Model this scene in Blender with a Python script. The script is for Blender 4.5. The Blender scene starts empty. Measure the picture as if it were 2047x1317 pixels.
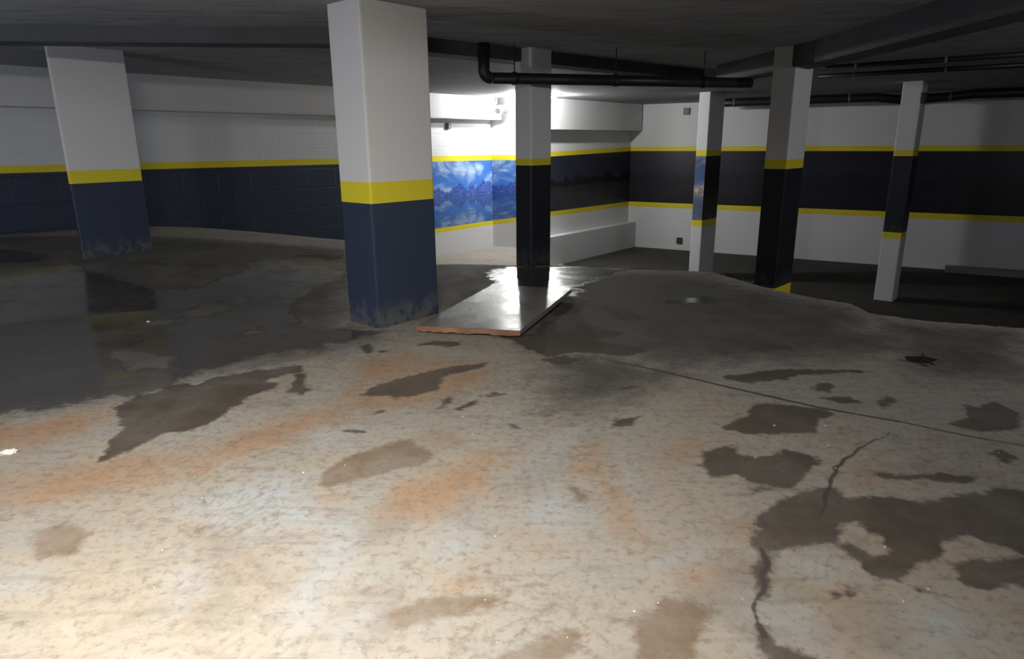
import bpy, bmesh, math, random
import numpy as np
from mathutils import Vector

random.seed(7)
S = bpy.context.scene
COL = S.collection

# ------------------------------------------------------------------ camera
W, H, F = 2047, 1317, 1350.0
PITCH = math.atan((658.5 - 284) / F)
ROLL = math.radians(0.5)
CAMH = 1.28                                    # lens height above the near floor

def _basis():
    f = np.array([0, math.cos(PITCH), -math.sin(PITCH)])
    r = np.array([1.0, 0, 0]); u = np.cross(r, f)
    c, s = math.cos(ROLL), math.sin(ROLL)
    return c * r - s * u, c * u + s * r, f
RV, UV_, FV = _basis()
cd = bpy.data.cameras.new('camera'); cam = bpy.data.objects.new('camera', cd); COL.objects.link(cam)
from mathutils import Matrix
cam.matrix_world = Matrix(((RV[0], UV_[0], -FV[0], 0), (RV[1], UV_[1], -FV[1], 0),
                           (RV[2], UV_[2], -FV[2], CAMH), (0, 0, 0, 1)))
cd.sensor_width = 36.0; cd.lens = 36.0 * F / W; cd.clip_start = 0.05; cd.clip_end = 200
S.camera = cam

# ------------------------------------------------------------------ world, lights, exposure
wd = bpy.data.worlds.new('world'); S.world = wd; wd.use_nodes = True
wd.node_tree.nodes['Background'].inputs[0].default_value = (0.5, 0.55, 0.65, 1)
wd.node_tree.nodes['Background'].inputs[1].default_value = 0.0
S.view_settings.view_transform = 'Standard'
S.view_settings.look = 'None'
S.view_settings.exposure = 0.0
S.view_settings.gamma = 1.0
S.view_settings.use_curve_mapping = False
CEIL = 0.89 + CAMH                             # ceiling height above the near floor

def area(name, loc, rot, sx, sy, power, col, spread=180):
    l = bpy.data.lights.new(name, 'AREA'); l.shape = 'RECTANGLE'; l.size = sx; l.size_y = sy
    l.energy = power; l.color = col; l.spread = math.radians(spread)
    o = bpy.data.objects.new(name, l); o.location = loc; o.rotation_euler = rot; COL.objects.link(o)
    return o
def point(name, loc, power, col, rad=0.08):
    l = bpy.data.lights.new(name, 'POINT'); l.energy = power; l.color = col; l.shadow_soft_size = rad
    o = bpy.data.objects.new(name, l); o.location = loc; COL.objects.link(o)
    return o
# ceiling lamp over the near bay (above the frame), added cool fill light off-frame left, lamp of the right bay
aim = Vector((-1.25, 1.6, 0.0)) - Vector((-0.6, 0.2, CEIL - 0.14))
area('near_bay_light', (-0.6, 0.2, CEIL - 0.14), aim.to_track_quat('-Z', 'Y').to_euler(), 0.9, 0.14, 102, (1.0, 0.94, 0.87), 128)
point('left_cool_fill', (-5.2, 2.25, 0.62), 115, (0.68, 0.78, 1.0), 0.2)
point('right_bay_light', (6.5, 3.2, CEIL - 0.13), 160, (0.95, 0.96, 1.0), 0.15)

# ------------------------------------------------------------------ helpers
def ray(px, py): return (px - W / 2) * RV - (py - H / 2) * UV_ + F * FV
def at(px, py, z):                              # the point at height z seen at that pixel
    r = ray(px, py); k = (z - CAMH) / r[2]
    return np.array([r[0] * k, r[1] * k, z])
def zon(px, py, P):                             # height on the upright through P
    r = ray(px, py)
    return CAMH + r[2] * math.hypot(P[0], P[1]) / math.hypot(r[0], r[1])
def online(px, py, A, B):                       # pixel on the upright plane through A, B
    r = ray(px, py)
    M = np.array([[B[0] - A[0], -r[0]], [B[1] - A[1], -r[1]]])
    t, k = np.linalg.solve(M, [-A[0], -A[1]])
    return np.array([k * r[0], k * r[1], CAMH + k * r[2]])
def d2(az): return np.array([math.sin(math.radians(az)), math.cos(math.radians(az))])

def obj(name, verts, faces, mats, mi=None, uvs=None, parent=None, smooth=False):
    me = bpy.data.meshes.new(name)
    me.from_pydata([tuple(map(float, v)) for v in verts], [], faces)
    for m in (mats if isinstance(mats, (list, tuple)) else [mats]): me.materials.append(m)
    if mi is not None: me.polygons.foreach_set('material_index', mi)
    if uvs is not None:
        ul = me.uv_layers.new(name='UVMap')
        for p in me.polygons:
            for li, vi in zip(p.loop_indices, p.vertices): ul.data[li].uv = uvs[p.index][list(p.vertices).index(vi)]
    if smooth: me.polygons.foreach_set('use_smooth', [True] * len(me.polygons))
    me.update()
    o = bpy.data.objects.new(name, me); COL.objects.link(o)
    if parent: o.parent = parent
    return o
def bmobj(name, bm, mats, parent=None, smooth=False):
    bmesh.ops.recalc_face_normals(bm, faces=bm.faces[:])
    me = bpy.data.meshes.new(name); bm.to_mesh(me); bm.free()
    for m in (mats if isinstance(mats, (list, tuple)) else [mats]): me.materials.append(m)
    if smooth: me.polygons.foreach_set('use_smooth', [True] * len(me.polygons))
    o = bpy.data.objects.new(name, me); COL.objects.link(o)
    if parent: o.parent = parent
    return o
def tag(o, label, cat, group=None):
    o['label'] = label; o['category'] = cat
    if group: o['group'] = group
    return o
def struct(o): o['kind'] = 'structure'; return o
def empty(name, loc, rz=0):
    o = bpy.data.objects.new(name, None); o.location = loc; o.rotation_euler = (0, 0, rz); COL.objects.link(o)
    o.empty_display_size = .1
    return o
def box_bm(bm, c, s, rot=None, bev=0.0):
    r = bmesh.ops.create_cube(bm, size=1)
    vs = r['verts']
    for v in vs: v.co = Vector((v.co.x * s[0], v.co.y * s[1], v.co.z * s[2]))
    if bev:
        es = list({e for v in vs for e in v.link_edges})
        g = bmesh.ops.bevel(bm, geom=es, offset=bev, segments=2, affect='EDGES', clamp_overlap=True)
        vs = list({v for f in g['faces'] for v in f.verts} | {v for v in vs if v.is_valid})
        seen = set(); stack = list(vs)
        while stack:
            v = stack.pop()
            if v in seen: continue
            seen.add(v)
            for e in v.link_edges: stack.append(e.other_vert(v))
        vs = list(seen)
    for v in vs:
        p = v.co.copy()
        if rot is not None: p = rot @ p
        v.co = p + Vector(c)
def tube_bm(bm, pts, r, n=14, caps=True):
    pts = [Vector(p) for p in pts]; rings = []
    for i, p in enumerate(pts):
        a = pts[max(i - 1, 0)]; b = pts[min(i + 1, len(pts) - 1)]
        t = (b - a).normalized()
        up = Vector((0, 0, 1)) if abs(t.z) < .95 else Vector((1, 0, 0))
        x = t.cross(up).normalized(); y = x.cross(t)
        rr = r[i] if isinstance(r, (list, tuple)) else r
        rings.append([bm.verts.new(p + (x * math.cos(2 * math.pi * k / n) + y * math.sin(2 * math.pi * k / n)) * rr) for k in range(n)])
    for A, B in zip(rings, rings[1:]):
        for k in range(n): bm.faces.new((A[k], A[(k + 1) % n], B[(k + 1) % n], B[k]))
    if caps:
        bm.faces.new(rings[0][::-1]); bm.faces.new(rings[-1])

# ------------------------------------------------------------------ materials
class NT:
    def __init__(s, name):
        s.m = bpy.data.materials.new(name); s.m.use_nodes = True
        s.t = s.m.node_tree; s.b = s.t.nodes['Principled BSDF']
    def n(s, typ, **k):
        x = s.t.nodes.new(typ)
        for a, v in k.items(): setattr(x, a, v)
        return x
    def set(s, sock, v):
        if isinstance(v, bpy.types.NodeSocket): s.t.links.new(v, sock)
        elif v is not None:
            if isinstance(v, (tuple, list)) and len(v) == 3 and sock.type == 'RGBA': v = (*v, 1)
            sock.default_value = v
    def coord(s, kind='Object'): return s.n('ShaderNodeTexCoord').outputs[kind]
    def math(s, op, a, b=None, c=None, clamp=False):
        x = s.n('ShaderNodeMath', operation=op, use_clamp=clamp)
        s.set(x.inputs[0], a)
        if b is not None: s.set(x.inputs[1], b)
        if c is not None: s.set(x.inputs[2], c)
        return x.outputs[0]
    def noise(s, vec, scale, detail=3, rough=.55, dist=0, out='Fac'):
        x = s.n('ShaderNodeTexNoise'); s.set(x.inputs['Vector'], vec)
        x.inputs['Scale'].default_value = scale; x.inputs['Detail'].default_value = detail
        x.inputs['Roughness'].default_value = rough; x.inputs['Distortion'].default_value = dist
        return x.outputs[out]
    def ss(s, v, lo, hi, a=0.0, b=1.0):
        x = s.n('ShaderNodeMapRange', interpolation_type='SMOOTHSTEP'); s.set(x.inputs[0], v)
        x.inputs[1].default_value = lo; x.inputs[2].default_value = hi
        x.inputs[3].default_value = a; x.inputs[4].default_value = b
        return x.outputs[0]
    def mix(s, f, a, b, mode='MIX'):
        x = s.n('ShaderNodeMix', data_type='RGBA', blend_type=mode)
        s.set(x.inputs[0], f); s.set(x.inputs[6], a); s.set(x.inputs[7], b)
        return x.outputs[2]
    def attr(s, name): return s.n('ShaderNodeAttribute', attribute_name=name).outputs['Fac']
    def scale(s, vec, sc, rot=(0, 0, 0)):
        x = s.n('ShaderNodeMapping'); s.set(x.inputs[0], vec); x.inputs['Scale'].default_value = sc
        x.inputs['Rotation'].default_value = rot
        return x.outputs[0]
    def bump(s, h, st=.3, d=.01):
        x = s.n('ShaderNodeBump'); s.set(x.inputs['Height'], h)
        x.inputs['Strength'].default_value = st; x.inputs['Distance'].default_value = d
        s.set(s.b.inputs['Normal'], x.outputs[0])
    def base(s, c): s.set(s.b.inputs['Base Color'], c)
    def rough(s, r): s.set(s.b.inputs['Roughness'], r)
    def spec(s, v): s.b.inputs['Specular IOR Level'].default_value = v

def painted(name, col, rough=.55, var=.12, blocks=False, grime=None):
    m = NT(name); co = m.coord()
    n = m.noise(co, 2.2, 4); n2 = m.noise(co, 30, 3)
    c = m.mix(m.math('MULTIPLY', n, var * 2), col, tuple(x * .78 for x in col))
    c = m.mix(m.math('MULTIPLY', m.ss(n2, .62, .75), .25), c, tuple(x * .7 for x in col))
    if grime:
        z = m.n('ShaderNodeSeparateXYZ'); m.set(z.inputs[0], co)
        h = m.math('ADD', z.outputs[2], m.math('MULTIPLY', m.noise(m.scale(co, (1, 1, .6)), 9, 4), -.28))
        g = m.math('MULTIPLY', m.ss(h, -.10, .07, 1, 0), m.ss(m.noise(co, 14, 4), .35, .6))
        c = m.mix(m.math('MULTIPLY', g, .85), c, grime)
    m.base(c); m.rough(rough); m.spec(.35)
    hgt = m.noise(co, 45, 3)
    if blocks:
        u = m.coord('UV'); br = m.n('ShaderNodeTexBrick'); m.set(br.inputs[0], u)
        br.inputs['Scale'].default_value = 1.0; br.inputs['Brick Width'].default_value = .52
        br.inputs['Row Height'].default_value = .24; br.inputs['Mortar Size'].default_value = .012
        br.inputs['Mortar Smooth'].default_value = .6
        br.inputs['Color1'].default_value = (1, 1, 1, 1); br.inputs['Color2'].default_value = (.9, .9, .9, 1)
        br.inputs['Mortar'].default_value = (0, 0, 0, 1)
        hgt = m.math('ADD', m.math('MULTIPLY', hgt, .25), br.outputs[0])
        m.bump(hgt, .35, .012)
    else: m.bump(hgt, .25, .004)
    return m.m

WHITE = painted('white_paint', (.72, .73, .74))
WHITE_BLOCK = painted('white_block_paint', (.70, .72, .74), blocks=True)
YELLOW = painted('yellow_paint', (.80, .68, .03), .5)
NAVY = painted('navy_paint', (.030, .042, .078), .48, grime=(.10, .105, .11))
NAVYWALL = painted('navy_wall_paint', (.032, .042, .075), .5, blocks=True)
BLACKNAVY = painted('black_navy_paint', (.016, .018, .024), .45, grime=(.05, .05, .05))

def mural(name, sky, cloud, hill, water, camt=.55, strength=1.0):
    """landscape strip: sky with clouds, a dark shore at mid height, its reflection below"""
    m = NT(name); u = m.coord('UV'); sp = m.n('ShaderNodeSeparateXYZ'); m.set(sp.inputs[0], u)
    v = m.math('SUBTRACT', sp.outputs[1], .46)
    av = m.math('ABSOLUTE', v)
    cb = m.n('ShaderNodeCombineXYZ'); m.set(cb.inputs[0], sp.outputs[0]); m.set(cb.inputs[1], m.math('MULTIPLY', av, 1.9))
    cl = m.ss(m.noise(cb.outputs[0], 1.35, 6, .62, .6), .62 - camt * .25, .80 - camt * .25)
    cl2 = m.noise(cb.outputs[0], 5.5, 5, .65)
    c = m.mix(m.ss(av, 0, .5), tuple(min(1, x * 1.5) for x in sky), sky)
    c = m.mix(m.math('MULTIPLY', cl, m.ss(cl2, .3, .7, .35, 1)), c, cloud)
    # shore: jagged hill outline
    cu = m.n('ShaderNodeCombineXYZ'); m.set(cu.inputs[0], sp.outputs[0])
    ho = m.math('MULTIPLY', m.ss(m.noise(cu.outputs[0], 1.6, 6, .65), .3, .7), .24)
    hm = m.ss(m.math('SUBTRACT', m.math('ADD', ho, .02), av), -.012, .02)
    hc = m.mix(m.ss(m.noise(cb.outputs[0], 12, 4), .4, .65), hill, tuple(min(1, x * 2.2) for x in hill))
    c = m.mix(m.math('MULTIPLY', hm, .92), c, hc)
    # water half a little duller with ripples
    wv = m.noise(m.scale(u, (3, 40, 1)), 1, 4)
    wm = m.math('MULTIPLY', m.ss(v, .0, -.02), m.ss(wv, .35, .7, .25, .75))
    c = m.mix(wm, c, water)
    ln = m.math('MULTIPLY', m.ss(av, .012, .003), m.ss(m.noise(cu.outputs[0], 7, 3), .55, .65))
    c = m.mix(m.math('MULTIPLY', ln, .6), c, cloud)
    m.base(c); m.rough(.4); m.spec(.35); m.bump(m.noise(m.coord(), 40, 3), .2, .004)
    return m.m
MUR_BLUE = mural('blue_sky_mural', (.045, .15, .46), (.50, .66, .82), (.040, .075, .27), (.06, .12, .30), .75)
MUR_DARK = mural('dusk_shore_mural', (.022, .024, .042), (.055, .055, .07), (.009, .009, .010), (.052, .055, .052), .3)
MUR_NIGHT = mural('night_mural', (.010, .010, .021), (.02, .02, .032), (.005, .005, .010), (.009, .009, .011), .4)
MUR_COLUMN = mural('cloud_mural', (.05, .09, .20), (.50, .44, .40), (.30, .26, .23), (.16, .16, .18), .7)

def ceiling_mat():
    m = NT('ceiling_concrete'); co = m.coord()
    n = m.noise(co, .7, 5, .6, .4); n2 = m.noise(m.scale(co, (1, 5, 1), (0, 0, .7)), 2.2, 5)
    c = m.mix(n, (.27, .275, .285), (.42, .425, .435))
    c = m.mix(m.math('MULTIPLY', m.ss(n2, .45, .7), .5), c, (.14, .145, .15))
    c = m.mix(m.math('MULTIPLY', m.ss(m.noise(co, 6, 3), .62, .72), .4), c, (.06, .06, .06))
    m.base(c); m.rough(.8); m.spec(.2); m.bump(m.noise(co, 14, 4), .3, .01)
    return m.m
CEILM = ceiling_mat()
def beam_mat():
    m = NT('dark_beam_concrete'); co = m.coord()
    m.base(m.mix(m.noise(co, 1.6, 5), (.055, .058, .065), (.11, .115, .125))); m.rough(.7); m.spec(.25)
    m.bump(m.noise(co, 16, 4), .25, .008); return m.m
BEAMM = beam_mat()
def simple(name, col, rough=.5, metal=0, var=.2, spec=.4, scale=12):
    m = NT(name); co = m.coord()
    m.base(m.mix(m.noise(co, scale, 4), tuple(max(0.004, x * (1 - var)) for x in col), tuple(min(1, x * (1 + var)) for x in col)))
    m.rough(rough); m.b.inputs['Metallic'].default_value = metal; m.spec(spec); return m.m
PIPE = simple('black_pipe', (.018, .018, .021), .42)
GREYBOX = simple('grey_plastic', (.16, .16, .165), .5)
DARKBOX = simple('dark_plastic', (.05, .05, .055), .5)
METAL = simple('galvanised_metal', (.45, .45, .46), .35, .9)
LAMPWHITE = simple('lamp_white', (.8, .8, .8), .4)
PAPER = simple('white_paper', (.78, .72, .66), .7)
CHIP = simple('white_chip', (.85, .83, .78), .5)
LEAF = simple('dark_leaf', (.016, .015, .012), .7)
def emis(name, col, st):
    m = NT(name); m.b.inputs['Emission Color'].default_value = (*col, 1); m.b.inputs['Emission Strength'].default_value = st
    m.base(col); return m.m

# ------------------------------------------------------------------ plan
def sh(p): return p[:2]
AB0, AB1 = at(0, 129, CEIL), at(865, 186, CEIL)           # front of the soffit on the left wall
adir = (AB1 - AB0)[:2]; adir /= np.linalg.norm(adir); aout = np.array([-adir[1], adir[0]])
AW0 = np.append(sh(AB0) + aout * .27 - adir * 3.2, 0); AW1 = np.append(sh(AB1) + aout * .27, 0)
ACOR = online(985, 440, AW0, AW1)
LY = CAMH - 1.54                                          # top of the lower yellow line
CW0, CW1 = at(1100.6, 424, LY), at(1259, 403, LY)
BW0, BW1 = at(1257, 402.5, LY), at(2047, 433, LY)
bdir = (BW1 - BW0)[:2]; bdir /= np.linalg.norm(bdir)
CSTART = online(1034, 442, CW0, CW1)
CEND = BW0
cdir = (CEND - CSTART)[:2]; cdir /= np.linalg.norm(cdir); cin = np.array([cdir[1], -cdir[0]])   # towards the garage
BEND = np.append(sh(BW1) + bdir * 4.5, 0)
LOW = CAMH - 2.73                                         # floor of the sunken bays
BOT = LOW - .45

# ------------------------------------------------------------------ floor
CREST = [(-60, 526), (690, 526), (870, 526), (960, 528), (1030, 531), (1110, 530), (1250, 537), (1380, 541), (1430, 545),
         (1500, 566), (1560, 582), (1640, 597), (1700, 606), (1740, 626), (1850, 641), (2047, 656), (2300, 668)]
cpts = [at(x, y, 0.0) for x, y in CREST]
c_az = np.array([math.atan2(p[0], p[1]) for p in cpts]); c_r = np.array([math.hypot(p[0], p[1]) for p in cpts])
ctrl = [(0, 1, 0), (0, 3, 0), (-1, 4.8, 0), (2, 3, 0), (-2, 2, 0), (2, 5, 0), (.2, 7, .03), (-2, 4, 0), (4, 4, 0), (-4, 3, .05),
        (-1.2, 7, -.02), (-2.4, 5.2, .02)]
for px, py in ((0, 470), (60, 467), (130, 461), (310, 452), (400, 455), (480, 461), (570, 469), (655, 478), (700, 484)):
    ctrl.append(tuple(online(px, py, AW0, AW1)))
lc = at(166, 519, CAMH - 1.07); ctrl.append(tuple(lc)); lc2 = at(302, 508, CAMH - 1.07); ctrl.append(tuple(lc2))
ctrl.append((lc[0] - 2.5, lc[1] - 3.5, .15))
ctrl = np.array(ctrl)
_d = np.hypot(ctrl[:, None, 0] - ctrl[None, :, 0], ctrl[:, None, 1] - ctrl[None, :, 1])
_K = np.where(_d > 0, _d * _d * np.log(_d + 1e-9), 0) + np.eye(len(ctrl)) * .25
_Pm = np.column_stack([np.ones(len(ctrl)), ctrl[:, :2]])
TPS = np.linalg.solve(np.block([[_K, _Pm], [_Pm.T, np.zeros((3, 3))]]), np.concatenate([ctrl[:, 2], np.zeros(3)]))
def zfloor(x, y):
    x = np.asarray(x, float); y = np.asarray(y, float)
    sh_ = x.shape; zp = np.empty(x.size); xf, yf = x.ravel(), y.ravel()
    for i in range(0, x.size, 50000):
        d = np.hypot(xf[i:i + 50000, None] - ctrl[:, 0], yf[i:i + 50000, None] - ctrl[:, 1])
        zp[i:i + 50000] = np.where(d > 0, d * d * np.log(d + 1e-9), 0) @ TPS[:-3] + TPS[-3] + TPS[-2] * xf[i:i + 50000] + TPS[-1] * yf[i:i + 50000]
    zp = np.clip(zp.reshape(sh_), -.75, .32)
    zp = zp * np.clip((np.hypot(x + .8, y - 1.2) - 3.2) / 1.2, 0, 1)
    az = np.arctan2(x, y); r = np.hypot(x, y)
    zp = zp * np.clip(1 - (az - math.radians(-8)) / math.radians(6), 0, 1)
    rc = np.interp(az, c_az, c_r)
    t = np.clip((r - rc) / 2.4, 0, 1)
    drop = (1 - (1 - t) ** 2.0)
    drop = np.where(y < 0, 0, drop)
    side = np.clip((az - math.radians(-13.2)) / math.radians(3.0), 0, 1)
    side = side * side * (3 - 2 * side)
    lowz = LOW + (-.93 - LOW) * np.clip(1 - (az - math.radians(.7)) / math.radians(2.6), 0, 1)
    return zp + (lowz - zp) * drop * side

azs = np.radians(np.concatenate([np.arange(-180, -46, 4.0), np.arange(-46, 46.01, .15), np.arange(48, 180, 4.0)]))
rs = [.02, .3, .6, .8]; r = 1.0
while r < 9.0: rs.append(r); r *= 1.0045
while r < 23: rs.append(r); r *= 1.018
rs = np.array(rs); NA, NR = len(azs), len(rs)
AZ, RR = np.meshgrid(azs, rs)
FX = (RR * np.sin(AZ)).ravel(); FY = (RR * np.cos(AZ)).ravel()
# keep the slab inside the walls (a little under them)
def outside(x, y, P, n):
    return (x - P[0]) * n[0] + (y - P[1]) * n[1]
cout = -cin; bout = np.array([bdir[1], -bdir[0]]);
if bout @ (-BW0[:2]) > 0: bout = -bout
FZ = zfloor(FX, FY)
idx = np.arange(NA * NR).reshape(NR, NA)
q = np.stack([idx[:-1, :], np.roll(idx, -1, 1)[:-1, :], np.roll(idx, -1, 1)[1:, :], idx[1:, :]], -1).reshape(-1, 4)
dA = outside(FX, FY, AW0, aout); dB = outside(FX, FY, BW0, bout); dC = outside(FX, FY, CSTART, cout)
bad = (dA > .6) | (dB > .6) | ((dC > .6) & (FX > CSTART[0] + .1))
bad |= (np.hypot(FX, FY) > 12) & (FY < 4)
q = q[~bad[q].any(1)]
# flip so normals point up
q = q[:, ::-1]
me = bpy.data.meshes.new('floor')
me.from_pydata(np.stack([FX, FY, FZ], 1).tolist(), [], q.tolist())
me.polygons.foreach_set('use_smooth', [True] * len(me.polygons))

# stains: outlines on the slab, kept as distance fields
def sdf_poly(poly):
    P = np.array([at(x, y, 0.0)[:2] for x, y in poly])
    out = np.full(FX.shape, -9.0)
    lo = P.min(0) - .5; hi = P.max(0) + .5
    s = np.where((FX > lo[0]) & (FX < hi[0]) & (FY > lo[1]) & (FY < hi[1]))[0]
    if len(s) == 0: return out
    x, y = FX[s], FY[s]; d = np.full(x.shape, 9.0); ins = np.zeros(x.shape, bool)
    for (ax, ay), (bx, by) in zip(P, np.roll(P, -1, 0)):
        ex, ey = bx - ax, by - ay; L = ex * ex + ey * ey + 1e-12
        t = np.clip(((x - ax) * ex + (y - ay) * ey) / L, 0, 1)
        d = np.minimum(d, np.hypot(x - ax - t * ex, y - ay - t * ey))
        c = ((ay > y) != (by > y)) & (x < ex * (y - ay) / (by - ay + 1e-12) + ax)
        ins ^= c
    out[s] = np.where(ins, d, -d)
    return out
def sdf_line(line, w):
    P = np.array([at(x, y, 0.0)[:2] for x, y in line]); d = np.full(FX.shape, 9.0)
    ww = np.array(w if isinstance(w, (list, tuple)) else [w] * len(P), float); best = np.full(FX.shape, -9.0)
    for i in range(len(P) - 1):
        a, b = P[i], P[i + 1]; e = b - a; L = e @ e + 1e-12
        t = np.clip(((FX - a[0]) * e[0] + (FY - a[1]) * e[1]) / L, 0, 1)
        dd = np.hypot(FX - a[0] - t * e[0], FY - a[1] - t * e[1])
        best = np.maximum(best, ww[i] * (1 - t) + ww[i + 1] * t - dd)
    return best

DAMP = [
 [(1515,1075),(1508,1040),(1530,1010),(1560,995),(1595,990),(1620,976),(1650,970),(1675,976),(1695,992),(1780,993),(1850,1003),(1940,985),(1985,972),(2070,985),(2070,1120),(1990,1072),(1900,1085),(1880,1110),(1830,1135),(1800,1162),(1760,1155),(1720,1125),(1675,1100),(1685,1080),(1710,1092),(1750,1110),(1775,1100),(1765,1075),(1730,1065),(1712,1045),(1690,1050),(1670,1085),(1620,1090),(1560,1100),(1520,1105)],
 [(1525,1275),(1545,1285),(1580,1292),(1625,1310),(1660,1335),(1528,1335)],
 [(1905,1165),(1925,1125),(1985,1110),(2070,1120),(2070,1172),(1980,1178),(1930,1168)],
 [(1495,832),(1510,808),(1560,805),(1600,812),(1650,818),(1672,830),(1640,838),(1630,860),(1610,868),(1560,868),(1500,868),(1440,857),(1462,842)],
 [(1395,930),(1415,905),(1450,893),(1480,893),(1475,908),(1510,912),(1560,905),(1560,895),(1640,915),(1625,940),(1600,968),(1560,975),(1500,965),(1470,950),(1420,955)],
 [(1735,942),(1770,945),(1790,950),(1870,943),(1955,955),(1940,965),(1860,960),(1780,957)],
 [(1620,778),(1650,764),(1680,773),(1660,783)], [(1630,793),(1700,795),(1725,805),(1690,808)], [(1748,806),(1760,796),(1780,793),(1792,803),(1765,815)],
 [(1895,848),(1935,835),(1925,808),(1960,815),(1990,800),(2047,835),(2030,862),(1950,860)],
 [(1440,753),(1490,748),(1560,738),(1640,737),(1740,742),(1600,750),(1550,762),(1490,768)],
 [(716,790),(740,775),(760,768),(800,755),(870,740),(900,733),(960,728),(985,724),(960,735),(915,747),(885,755),(875,780),(830,793),(790,797),(770,792),(735,793)],
 [(940,790),(975,788),(985,778),(1000,783),(1030,785),(990,792),(950,795)], [(868,817),(882,808),(895,792),(905,797),(890,815),(875,820)], [(905,817),(930,805),(955,798),(945,812),(915,820)],
 [(1170,772),(1195,775),(1203,782),(1180,778)], [(1230,777),(1255,772),(1277,772),(1260,779)], [(1226,856),(1238,838),(1265,833),(1280,831),(1265,850)], [(1018,847),(1030,850),(1040,856),(1028,856)],
 [(718,692),(735,688),(745,698),(738,706)], [(755,702),(770,698),(775,703),(765,706)], [(820,694),(840,686),(880,681),(915,684),(918,690),(895,695),(870,690),(845,690)],
 [(1000,671),(1062,668),(1090,640),(1120,650),(1105,668),(1140,660),(1160,640),(1200,655),(1250,664),(1230,675),(1180,680),(1250,690),(1300,700),(1260,712),(1150,704),(1095,712),(1060,700),(1040,690)], [(1100,632),(1140,594),(1180,600),(1170,618),(1140,628)], [(1195,612),(1260,618),(1300,640),(1240,640)], [(1085,718),(1130,708),(1160,722),(1110,730)],
 [(195,925),(215,900),(240,855),(230,810),(300,785),(380,760),(430,752),(470,750),(510,738),(560,735),(600,730),(610,742),(560,752),(530,762),(560,768),(625,778),(600,786),(550,778),(500,792),(470,810),(440,835),(400,852),(330,868),(260,900)],
 [(590,748),(612,745),(606,765),(628,778),(600,790),(585,775)], [(1880,1075),(1920,1070),(2000,1090),(2070,1100),(2070,1080),(1990,1050)],
 [(1690,1190),(1710,1175),(1740,1180),(1700,1200)], [(1655,1200),(1675,1185),(1690,1190),(1665,1200)],[(1820,1170),(1850,1178),(1885,1190),(1840,1185)],
 [(1470,975),(1520,970),(1560,980),(1540,985),(1500,982)],[(1975,905),(2000,900),(2035,915),(2010,925)],
 [(680,860),(705,858),(730,863),(705,867)],[(740,825),(765,820),(770,824),(750,830)],
]
RUST = [
 [(632,968),(638,955),(655,935),(690,912),(740,895),(800,880),(822,876),(830,886),(850,893),(875,902),(865,922),(820,935),(780,945),(740,955),(700,968),(650,978)],
 [(768,1235),(790,1215),(820,1200),(870,1190),(930,1185),(990,1190),(1030,1178),(1020,1198),(980,1220),(930,1232),(880,1240),(800,1262)],
 [(1262,1235),(1300,1212),(1320,1190),(1380,1190),(1400,1205),(1460,1212),(1410,1250),(1390,1335),(1280,1335),(1260,1275)],
 [(1010,1300),(1090,1265),(1130,1250),(1190,1265),(1120,1335),(940,1335)], [(1040,1245),(1085,1215),(1110,1205),(1090,1235),(1050,1250)],
 [(380,1062),(405,1050),(428,1048),(400,1066)], [(652,1072),(675,1066),(705,1075),(690,1080)], [(950,1140),(975,1135),(985,1148),(965,1148)],
 [(1120,960),(1180,985),(1190,1000),(1150,1010)], [(60,1060),(130,1040),(190,1060),(150,1110),(60,1120)],
]
ORANGE = [
 [(-100,850),(60,835),(150,812),(240,805),(250,830),(180,870),(60,905),(-100,915)],
 [(740,985),(800,945),(870,930),(990,890),(1035,920),(980,1010),(860,1060),(750,1040)],
 [(1110,945),(1160,868),(1210,880),(1240,960),(1290,1000),(1300,1100),(1210,1050),(1180,960)],
 [(1290,895),(1330,880),(1400,850),(1420,920),(1330,955)], [(825,872),(870,857),(925,853),(930,882),(870,895)],
 [(1450,1045),(1500,1030),(1520,1085),(1470,1105)], [(1320,1140),(1440,1110),(1460,1205),(1360,1185)], [(870,1175),(950,1130),(985,1170),(910,1192)],
 [(-100,950),(200,915),(400,880),(560,830),(700,790),(730,850),(500,925),(300,985),(-100,1050)],
 [(700,720),(820,700),(1000,720),(1000,760),(850,820),(640,830)],[(1680,930),(1760,900),(1800,960),(1760,985),(1700,980)],
 [(1800,1160),(1900,1085),(1990,1090),(1900,1170),(1830,1180)],[(1640,1230),(1700,1240),(1780,1317),(1680,1335)],[(1030,1060),(1120,1020),(1180,1060),(1080,1110)],
 [(600,1000),(640,985),(700,985),(660,1040),(560,1080)],[(1600,1200),(1640,1170),(1700,1160),(1720,1210),(1640,1240)],
]
GREY = [
 [(-100,1135),(60,1125),(120,1150),(110,1185),(-100,1220)], [(300,1015),(500,950),(640,935),(655,1000),(740,1055),(700,1200),(560,1335),(520,1250),(620,1080),(400,1060)],
 [(330,1145),(400,1115),(430,1180),(350,1230)], [(870,1090),(900,1060),(970,1030),(1015,1060),(880,1135)], [(1010,1040),(1090,960),(1190,980),(1195,1090),(1100,1085)],
 [(1060,900),(1150,840),(1200,840),(1130,920),(1060,960)],[(1230,880),(1300,960),(1330,1040),(1290,1060),(1230,960)],
 [(1440,1180),(1500,1170),(1640,1210),(1620,1270),(1560,1290),(1440,1230)], [(1540,1110),(1640,1095),(1720,1150),(1650,1170),(1560,1150)],
 [(1250,1130),(1330,1100),(1450,1080),(1420,1130),(1300,1150)], [(1780,1190),(1900,1200),(2060,1280),(2060,1330),(1820,1300)], [(640,1240),(760,1200),(740,1290),(640,1330)],
 [(1450,880),(1530,870),(1660,880),(1640,905),(1560,890)],[(560,860),(700,840),(760,860),(640,900)],
]
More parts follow.
